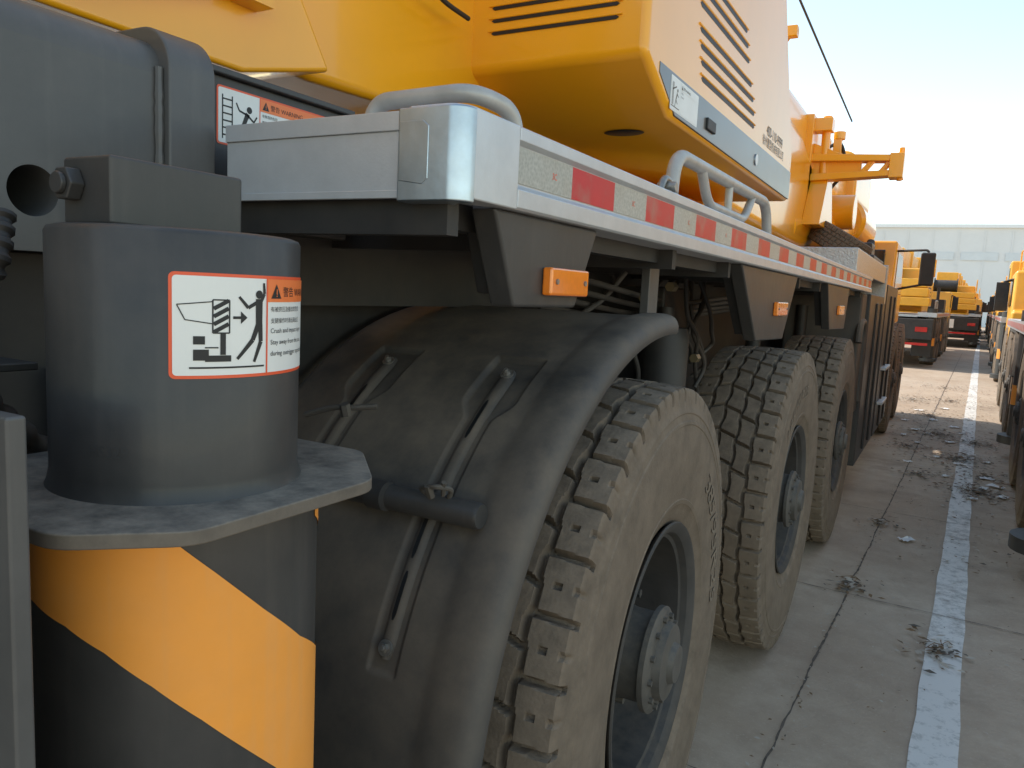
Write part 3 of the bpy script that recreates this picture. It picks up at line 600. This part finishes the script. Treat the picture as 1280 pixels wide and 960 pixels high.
# ================================================================== BACKGROUND CRANES
TMs=tyre_mesh(160,20,24,name='tyre_simple')
def bg_crane(label,boomcol=YELD):
    c=empty('truck_crane'); c['label']=label; c['category']='truck crane'; c['group']='truck cranes parked in rows'
    def O(bb,n,m,bev=0,p=c): return bb.obj(n,p,m,bevel=bev)
    b=B(); b.box(-.8,.8,.2,14,.85,1.5); b.box(-1.7,1.7,.0,.5,.9,1.55); b.box(-1.7,1.7,5.4,6.5,.75,1.6); O(b,'chassis_frame',(BLK,),.02)
    b=B(); b.box(-1.75,-1.2,.5,11.5,1.62,1.76); b.box(1.2,1.75,.5,11.5,1.62,1.76); b.box(-1.2,1.2,.5,11.5,1.6,1.68); O(b,'deck',(ALU,))
    for s0 in (-1,1):
        b=B(); b.box(min(s0*1.757,s0*1.752),max(s0*1.757,s0*1.752),.6,11.4,1.65,1.73); O(b,'reflective_tape',(TAPE,))
        b=B(); b.box(s0*1.38-.17,s0*1.38+.17,-.03,0,1.15,1.3); O(b,'tail_lamp',(REDL,))
        b=B(); b.box(s0*1.4-.28,s0*1.4+.28,.55,.58,.35,.95); O(b,'mud_flap',(BLK,))
        for yc in (3.25,8.85):
            b=B(); p=[]
            for k in range(9):
                a=math.radians(180-22.5*k); p.append((yc+1.9*math.cos(a),1.0+.62*min(1,1.4*math.sin(a))))
            for k in range(8,-1,-1):
                a=math.radians(180-22.5*k); p.append((yc+1.86*math.cos(a),.98+.59*min(1,1.4*math.sin(a))))
            b.prism(p,'x',min(s0*1.2,s0*1.74),max(s0*1.2,s0*1.74)); O(b,'fender',(FEN,))
        b=B(); b.tube(roundpath([(s0*1.65,1.0,1.76),(s0*1.65,1.0,2.15),(s0*1.65,2.2,2.15),(s0*1.65,2.2,1.76)],.1),.025,8); O(b,'handrail',(RAIL,))
        b=B(); b.box(s0*1.86-.12,s0*1.86+.12,13.6,13.68,1.9,2.5); b.tube([(s0*1.6,13.64,2.6),(s0*1.86,13.64,2.5)],.03,8); O(b,'mirror',(BLK,),.02)
    b=B(); b.box(-.6,.6,-.02,0,1.0,1.45); O(b,'number_board',(WHT,))
    b=B(); b.box(-1.6,1.6,-.06,-.0,.72,.80); O(b,'rear_bumper',(REDL,))
    for sx in (-1,1):
        for yy in (.75,6.0):
            b=B(); b.cyl((sx*1.6,yy,.3),(sx*1.6,yy,1.9),.15,20); b.cyl((sx*1.6,yy,.2),(sx*1.6,yy,.3),.25,20); O(b,'outrigger_jack',(DGR,))
            b=B(); b.cyl((sx*1.6,yy,.7),(sx*1.6,yy,.95),.153,20); O(b,'hazard_stripe',(ORG,))
        for yy in (2.3,4.2,7.9,9.8,12.6):
            e=empty('wheel',c,(sx*1.52,yy,.8)); e.rotation_euler=(0,0,0 if sx>0 else math.pi)
            for nm,me in (('tyre',TMs),('rim',RM),('hub',HM)):
                o=bpy.data.objects.new(nm,me); col.objects.link(o); o.parent=e
    b=B(); b.prism([(1.5,2.0),(4.3,2.0),(4.3,2.9),(3.6,3.2),(1.5,3.2)],'x',-1.35,1.35); b.box(-1.1,1.1,4.2,7.5,1.76,2.6); O(b,'upper_housing',(boomcol,),.06)
    b=B(); 
    for k in range(3): b.box(-1.5+.06*k,1.5-.06*k,.45+.08*k,1.5,1.95+.30*k,2.23+.30*k)
    b.box(-1.3,1.3,.7,1.5,2.0,2.8); O(b,'counterweight',(boomcol,),.03)
    b=B(); b.cyl((-.5,1.1,3.15),(.5,1.1,3.15),.3,24); b.cyl((-.55,1.1,3.15),(-.5,1.1,3.15),.4,24); b.cyl((.5,1.1,3.15),(.55,1.1,3.15),.4,24); O(b,'winch',(BLK,))
    b=B()
    for dx in (0,.3): b.tube([(-.9-dx,.40,1.6),(-.9-dx,.36,3.0)],.02,6)
    for k in range(5): b.tube([(-.9,.39,1.75+.27*k),(-1.2,.39,1.75+.27*k)],.015,6)
    O(b,'ladder',(BLK,))
    for s0 in (-1,1):
        b=B(); 
        for k in range(5): b.box(min(s0*1.352,s0*1.358),max(s0*1.352,s0*1.358),1.8,3.4,2.3+.13*k,2.35+.13*k)
        O(b,'louvre',(INK,))
        b=B(); b.tube(roundpath([(s0*1.4,1.0,2.8),(s0*1.4,1.0,3.5),(s0*1.4,3.6,3.6),(s0*1.4,3.6,3.0)],.1),.02,8); b.tube([(s0*1.4,1.0,3.2),(s0*1.4,3.6,3.3)],.015,8); O(b,'guard_rail',(YELD,))
    b=B(); b.prism([(-.5,3.9),(-.5,3.2),(-.35,2.95),(0,2.85),(.35,2.95),(.5,3.2),(.5,3.9)],'y',1.9,16.2); b.box(-.6,.6,15.4,16.4,2.4,4.0); b.box(-.56,.56,5,5.3,2.8,4.0); b.box(-.56,.56,9,9.3,2.8,4.0); O(b,'boom',(boomcol,),.04)
    b=B(); b.cyl((0,5.5,2.2),(0,9.5,3.0),.22,20); O(b,'lift_cylinder',(boomcol,))
    b=B(); b.prism([(4.5,1.8),(6.4,1.8),(6.7,2.4),(6.3,3.4),(4.6,3.4)],'x',-1.6,-.7); O(b,'operator_cab',(boomcol,),.06)
    b=B(); b.prism([(11.8,1.2),(14.4,1.2),(14.6,2.0),(14.2,2.7),(12.4,2.7),(12.2,1.9),(11.8,1.9)],'x',-1.7,1.7); O(b,'driver_cab',(boomcol,),.06)
    b=B(); b.prism([(4.8,2.2),(6.4,2.3),(6.1,3.2),(4.8,3.2)],'x',-1.62,-.68); O(b,'cab_window',(GLS,))
    b=B(); b.prism([(12.7,2.0),(14.3,2.0),(14.05,2.55),(12.7,2.55)],'x',-1.72,1.72); O(b,'cab_window',(GLS,))
    b=B(); b.box(1.0,1.6,9.0,10.6,1.76,2.3); b.cyl((1.3,10.0,2.3),(1.3,10.0,2.8),.06,12); O(b,'engine_cover',(BLK,),.02)
    return c
def copy_tree(src):
    m={}
    allo=[src]+list(src.children_recursive)
    for o in allo:
        n=o.copy(); col.objects.link(n); m[o]=n
    for o in allo:
        if o.parent in m: m[o].parent=m[o.parent]
    return m[src]
YAW=math.radians(-1.78)
c1=bg_crane('yellow truck crane with stowed boom parked behind another crane')
pos=[(-2.10,27.5),(-.35,45.5),(.25,62.5),(.8,80),(2.36,5.6),(2.89,22.4),(3.45,39.5),(4.0,56.5),(4.5,74)]
for i,(x,y) in enumerate(pos):
    c=c1 if i==0 else copy_tree(c1)
    c.location=(x,y,GZ); c.rotation_euler=(0,0,YAW)
    if i>=4: c['label']='yellow truck crane parked across the aisle on concrete'
# ================================================================== GROUND
def conc():
    m=bpy.data.materials.new('worn concrete'); m.use_nodes=True; nt=m.node_tree;N=nt.nodes;L=nt.links;b=N['Principled BSDF']
    tc=N.new('ShaderNodeTexCoord')
    def noi(s,d=8,r=.6):
        n=N.new('ShaderNodeTexNoise'); n.inputs['Scale'].default_value=s; n.inputs['Detail'].default_value=d; n.inputs['Roughness'].default_value=r; L.new(tc.outputs['Object'],n.inputs['Vector']); return n.outputs['Fac']
    def mr(x,a,b_,c=0,d=1):
        n=N.new('ShaderNodeMapRange'); n.inputs[1].default_value=a;n.inputs[2].default_value=b_;n.inputs[3].default_value=c;n.inputs[4].default_value=d; L.new(x,n.inputs[0]); return n.outputs[0]
    def mix(f,a,c):
        x=N.new('ShaderNodeMix'); x.data_type='RGBA'; L.new(f,x.inputs[0])
        for s,v in ((6,a),(7,c)):
            if isinstance(v,tuple): x.inputs[s].default_value=(*v,1)
            else: L.new(v,x.inputs[s])
        return x.outputs[2]
    c=mix(mr(noi(.7),.35,.65),(.40,.295,.205),(.50,.395,.29))
    c=mix(mr(noi(6,10,.7),.35,.75,0,.65),c,(.30,.215,.15))
    c=mix(mr(noi(1.6,6),.58,.72,0,.55),c,(.22,.158,.11))
    c=mix(mr(noi(90,3),.60,.72,0,.5),c,(.53,.44,.34))
    L.new(c,b.inputs['Base Color']); b.inputs['Roughness'].default_value=.85; b.inputs['Specular IOR Level'].default_value=.25
    bp=N.new('ShaderNodeBump'); bp.inputs['Strength'].default_value=.4; bp.inputs['Distance'].default_value=.02; L.new(noi(40,8,.7),bp.inputs['Height']); L.new(bp.outputs[0],b.inputs['Normal'])
    return m
CON=conc()
def wornpaint():
    m=bpy.data.materials.new('worn white paint'); m.use_nodes=True; nt=m.node_tree;N=nt.nodes;L=nt.links;b=N['Principled BSDF']
    tc=N.new('ShaderNodeTexCoord'); n=N.new('ShaderNodeTexNoise'); n.inputs['Scale'].default_value=14; n.inputs['Detail'].default_value=12; n.inputs['Roughness'].default_value=.78; L.new(tc.outputs['Object'],n.inputs['Vector'])
    n2=N.new('ShaderNodeTexNoise'); n2.inputs['Scale'].default_value=1.3; L.new(tc.outputs['Object'],n2.inputs['Vector'])
    ad=N.new('ShaderNodeMath'); ad.operation='MULTIPLY_ADD'; L.new(n2.outputs['Fac'],ad.inputs[0]); ad.inputs[1].default_value=.35; L.new(n.outputs['Fac'],ad.inputs[2])
    r=N.new('ShaderNodeMapRange'); r.inputs[1].default_value=.66; r.inputs[2].default_value=.90; r.inputs[3].default_value=.93; r.inputs[4].default_value=.25; L.new(ad.outputs[0],r.inputs[0])
    t=N.new('ShaderNodeBsdfTransparent'); mx=N.new('ShaderNodeMixShader'); L.new(r.outputs[0],mx.inputs[0]); L.new(t.outputs[0],mx.inputs[1]); L.new(b.outputs[0],mx.inputs[2])
    L.new(mx.outputs[0],N['Material Output'].inputs[0]); b.inputs['Base Color'].default_value=(.70,.65,.58,1); b.inputs['Roughness'].default_value=.7
    return m
def g(gx,gy): 
    a=YAW; return (gx*math.cos(a)-gy*math.sin(a), gx*math.sin(a)+gy*math.cos(a))
b=B(); b.add([(-400,-200,GZ),(400,-200,GZ),(400,600,GZ),(-400,600,GZ)],[(0,1,2,3)]); o=b.obj('ground',None,(CON,)); o['kind']='structure'
b=B(); vs=[];fs=[]; n=300
for i in range(n+1):
    y=-2+92*i/n; 
    for sx in (-.065,.112): 
        x,yy=g(sx+random.uniform(-.006,.006),y); vs.append((x,yy,GZ+.004))
for i in range(n): fs.append((2*i,2*i+1,2*i+3,2*i+2))
b.add(vs,fs); o=b.obj('painted_line',None,(wornpaint(),)); o['kind']='structure'
b=B()
def ribbon(p0,p1,w,jit,n):
    vs=[];fs=[]
    for i in range(n+1):
        t=i/n; x=p0[0]+(p1[0]-p0[0])*t; y=p0[1]+(p1[1]-p0[1])*t; d=Vector((p1[0]-p0[0],p1[1]-p0[1])).normalized(); nn=Vector((-d.y,d.x))
        j=jit*(noise.noise(Vector((x*2.1,y*2.1,3)))+.5*noise.noise(Vector((x*9,y*9,1)))); ww=w*(.35+random.random()*.9)
        for s in (-1,1):
            q=g(x+nn.x*(j+s*ww),y+nn.y*(j+s*ww)); vs.append((q[0],q[1],GZ+.008))
    for i in range(n): fs.append((2*i,2*i+1,2*i+3,2*i+2))
    b.add(vs,fs)
ribbon((-.55,-1),(-.55,40),.006,.012,1200)
for k in range(14): ribbon((-2.8,2.85+2.4*k),(3.0,2.75+2.4*k),.0045,.015,200)
ribbon((-.5,8),(1.2,10.5),.002,.15,80); ribbon((.1,3.2),(1.2,4.4),.002,.12,80)
o=b.obj('pavement_joints',None,(M('joint dirt',(.11,.082,.06),.95,var=.5,scale=20),)); o['kind']='structure'
b=B()
def leaf(x,y,s,z=0):
    a=random.random()*6.28; ca,sa=math.cos(a),math.sin(a); h=random.uniform(.002,.35*s)
    vs=[(-s,0,0),(0,-s*.4,h),(s,0,h*.5),(0,s*.4,h*.2)]
    b.add([(x+p[0]*ca-p[1]*sa,y+p[0]*sa+p[1]*ca,GZ+.012+z+p[2]) for p in vs],[(0,1,2),(0,2,3)],random.choice((0,0,1,2,2)))
cl=[(-.14,15.2,.7,600),(.30,11,.6,750),(.43,9.1,.45,500),(-.39,5.35,.16,90),(.13,4.62,.20,100),(-.33,7.15,.15,110),(-.48,17.6,.7,420),(.05,13,.8,700),(-.1,9.6,.25,130),(.5,12.5,.5,350),(-.3,11.5,.35,260),(.2,18,.8,320),(.1,21,.8,250),(.55,10,.4,250)]
for cx,cy,r,n in cl:
    for k in range(n): 
        q=abs(random.gauss(0,.5))*r; a=random.random()*6.28; leaf(cx+1.2*q*math.cos(a),cy+1.6*q*math.sin(a),random.uniform(.006,.038),random.uniform(0,.018))
for k in range(1400): leaf(random.uniform(-.55,.95),random.uniform(3,24),random.uniform(.003,.014))
for k in range(600):
    y=random.uniform(2.5,22); x,yy=g(-.55+random.gauss(0,.03),y); leaf(x,yy,random.uniform(.004,.016))
for k in range(600):
    y=random.uniform(6,22); x,yy=g(.2+random.gauss(0,.3),y); leaf(x,yy,random.uniform(.008,.03),.004)
o=b.obj('leaf_litter',None,(LEAF,M('grit',(.10,.08,.06),.9),M('faded litter',(.40,.34,.27),.9)),merge=False); o['kind']='stuff'
pl=[(-.11,6.75,.06),(.30,10.6,.06),(-.28,13.2,.08),(.2,12.3,.07),(.42,11.4,.06),(-.1,12.9,.06),(.5,9.3,.05),(.55,9.9,.07),(-.3,15.8,.08),(.1,16.5,.08),(.66,9.0,.06),(-.45,14.2,.06),(.25,14,.07),(-.2,11.9,.05),(.05,10.9,.05),(.35,13.3,.06),(-.05,14.6,.07),(.45,15.2,.07),(.15,9.7,.04),(-.25,10.3,.05),(.6,11.0,.05),(-.4,12.5,.05),(.38,8.7,.05),(.62,9.5,.08)]
for x,y,s in pl:
    bb=B(); a=random.random()*3; vs=[];fs=[]; n=5
    for i in range(n+1):
        for j in range(n+1):
            u=(i/n-.5)*2*s; v=(j/n-.5)*2*s*.7; h=.03*abs(noise.noise(Vector((i*.6+x*9,j*.6,y))))+.002
            vs.append((u*math.cos(a)-v*math.sin(a),u*math.sin(a)+v*math.cos(a),h))
    for i in range(n):
        for j in range(n): fs.append((i*(n+1)+j,(i+1)*(n+1)+j,(i+1)*(n+1)+j+1,i*(n+1)+j+1))
    bb.add(vs,fs); o=bb.obj('paper_scrap',None,(PAPER,),sharp=20); o.location=(x,y,GZ+.012); o['label']='crumpled white paper scrap lying on the concrete'; o['category']='litter'; o['group']='litter scattered on the concrete'
for (x,y) in ((-.33,5.5),(.15,4.7),(.4,9.4),(.1,12.2)):
    bb=B()
    for k in range(5):
        a=random.random()*6.28; l=random.uniform(.05,.14); bb.tube(catmull([(0,0,.006),(l*.5*math.cos(a),l*.5*math.sin(a)+.01,.02),(l*math.cos(a),l*math.sin(a),.006)],3),.002,5)
    o=bb.obj('dry_twig',None,(LEAF,)); o.location=(x,y,GZ+.01); o['label']='dry brown twigs lying on the concrete'; o['category']='twig'; o['group']='dry twigs on the concrete'
# ================================================================== BUILDING
BY=118; BT=12.4
bd=empty('factory_building',None,(0,0,0)); bd['label']='long pale grey factory hall with flat roof'; bd['category']='building'
b=B(); b.box(-120,100,BY,BY+40,GZ,BT)
for i in range(73): b.box(-120+3*i,-119.85+3*i,BY-.08,BY+.02,GZ,BT-.3)
b.obj('wall',bd,(WALLM,))
b=B(); b.box(-120.3,100.3,BY-.3,BY+40.3,BT,BT+.45); b.obj('roof_edge',bd,(WALL2,))
for i in range(12,40): b=B(); b.box(-119.5+5*i,-115.3+5*i,BY-.1,BY-.06,8.2,9.2); b.obj('window',bd,(GLASSW,))
DOORM=M('roller door',(.52,.56,.58),.5)
for i in range(6): b=B(); b.box(-90+24*i,-82+24*i,BY-.15,BY-.09,GZ,5.2); b.obj('door',bd,(DOORM,))
# ================================================================== LIGHT
el=math.radians(50); sd=Vector((-.95,.30,0)).normalized()*math.cos(el); sd.z=math.sin(el)
sl=bpy.data.lights.new('sun','SUN'); sl.energy=5; sl.angle=math.radians(.5); sl.color=(1,.95,.87)
so=bpy.data.objects.new('sun',sl); so.rotation_euler=sd.to_track_quat('Z','Y').to_euler(); col.objects.link(so)
w=bpy.data.worlds.new('World'); sc.world=w; w.use_nodes=True; nt=w.node_tree
sk=nt.nodes.new('ShaderNodeTexSky'); sk.sky_type='NISHITA'; sk.sun_disc=False; sk.sun_elevation=el; sk.sun_rotation=math.atan2(sd.x,sd.y); sk.air_density=1.0; sk.dust_density=.2; sk.ozone_density=1.3
mx=nt.nodes.new('ShaderNodeMix'); mx.data_type='RGBA'; mx.blend_type='MULTIPLY'; mx.inputs[0].default_value=1; mx.inputs[7].default_value=(2.65,2.42,1.98,1)
nt.links.new(sk.outputs[0],mx.inputs[6]); nt.links.new(mx.outputs[2],nt.nodes['Background'].inputs[0]); nt.nodes['Background'].inputs[1].default_value=.15
# ================================================================== CAMERA + final scale
for o in list(sc.objects):
    if o.parent is None and o.type in('MESH','EMPTY'):
        o.location=(o.location+Vector((0,0,DZ)))*S; o.scale=o.scale*S
cam=bpy.data.cameras.new('camera'); cam.sensor_width=36; cam.lens=36*958/1280; cam.clip_start=.02; cam.clip_end=2000
ca=bpy.data.objects.new('camera',cam); col.objects.link(ca)
R=Vector((.8679,.4942,.05)).normalized(); F=Vector((-.4857,.8655,-.1227)).normalized(); U=R.cross(F).normalized(); R=F.cross(U)
mt=Matrix((R,U,-F)).transposed().to_4x4(); mt.translation=Vector((0,0,1.46+DZ))*S; ca.matrix_world=mt
sc.camera=ca
sc.view_settings.view_transform='Standard'; sc.view_settings.look='None'; sc.view_settings.exposure=0
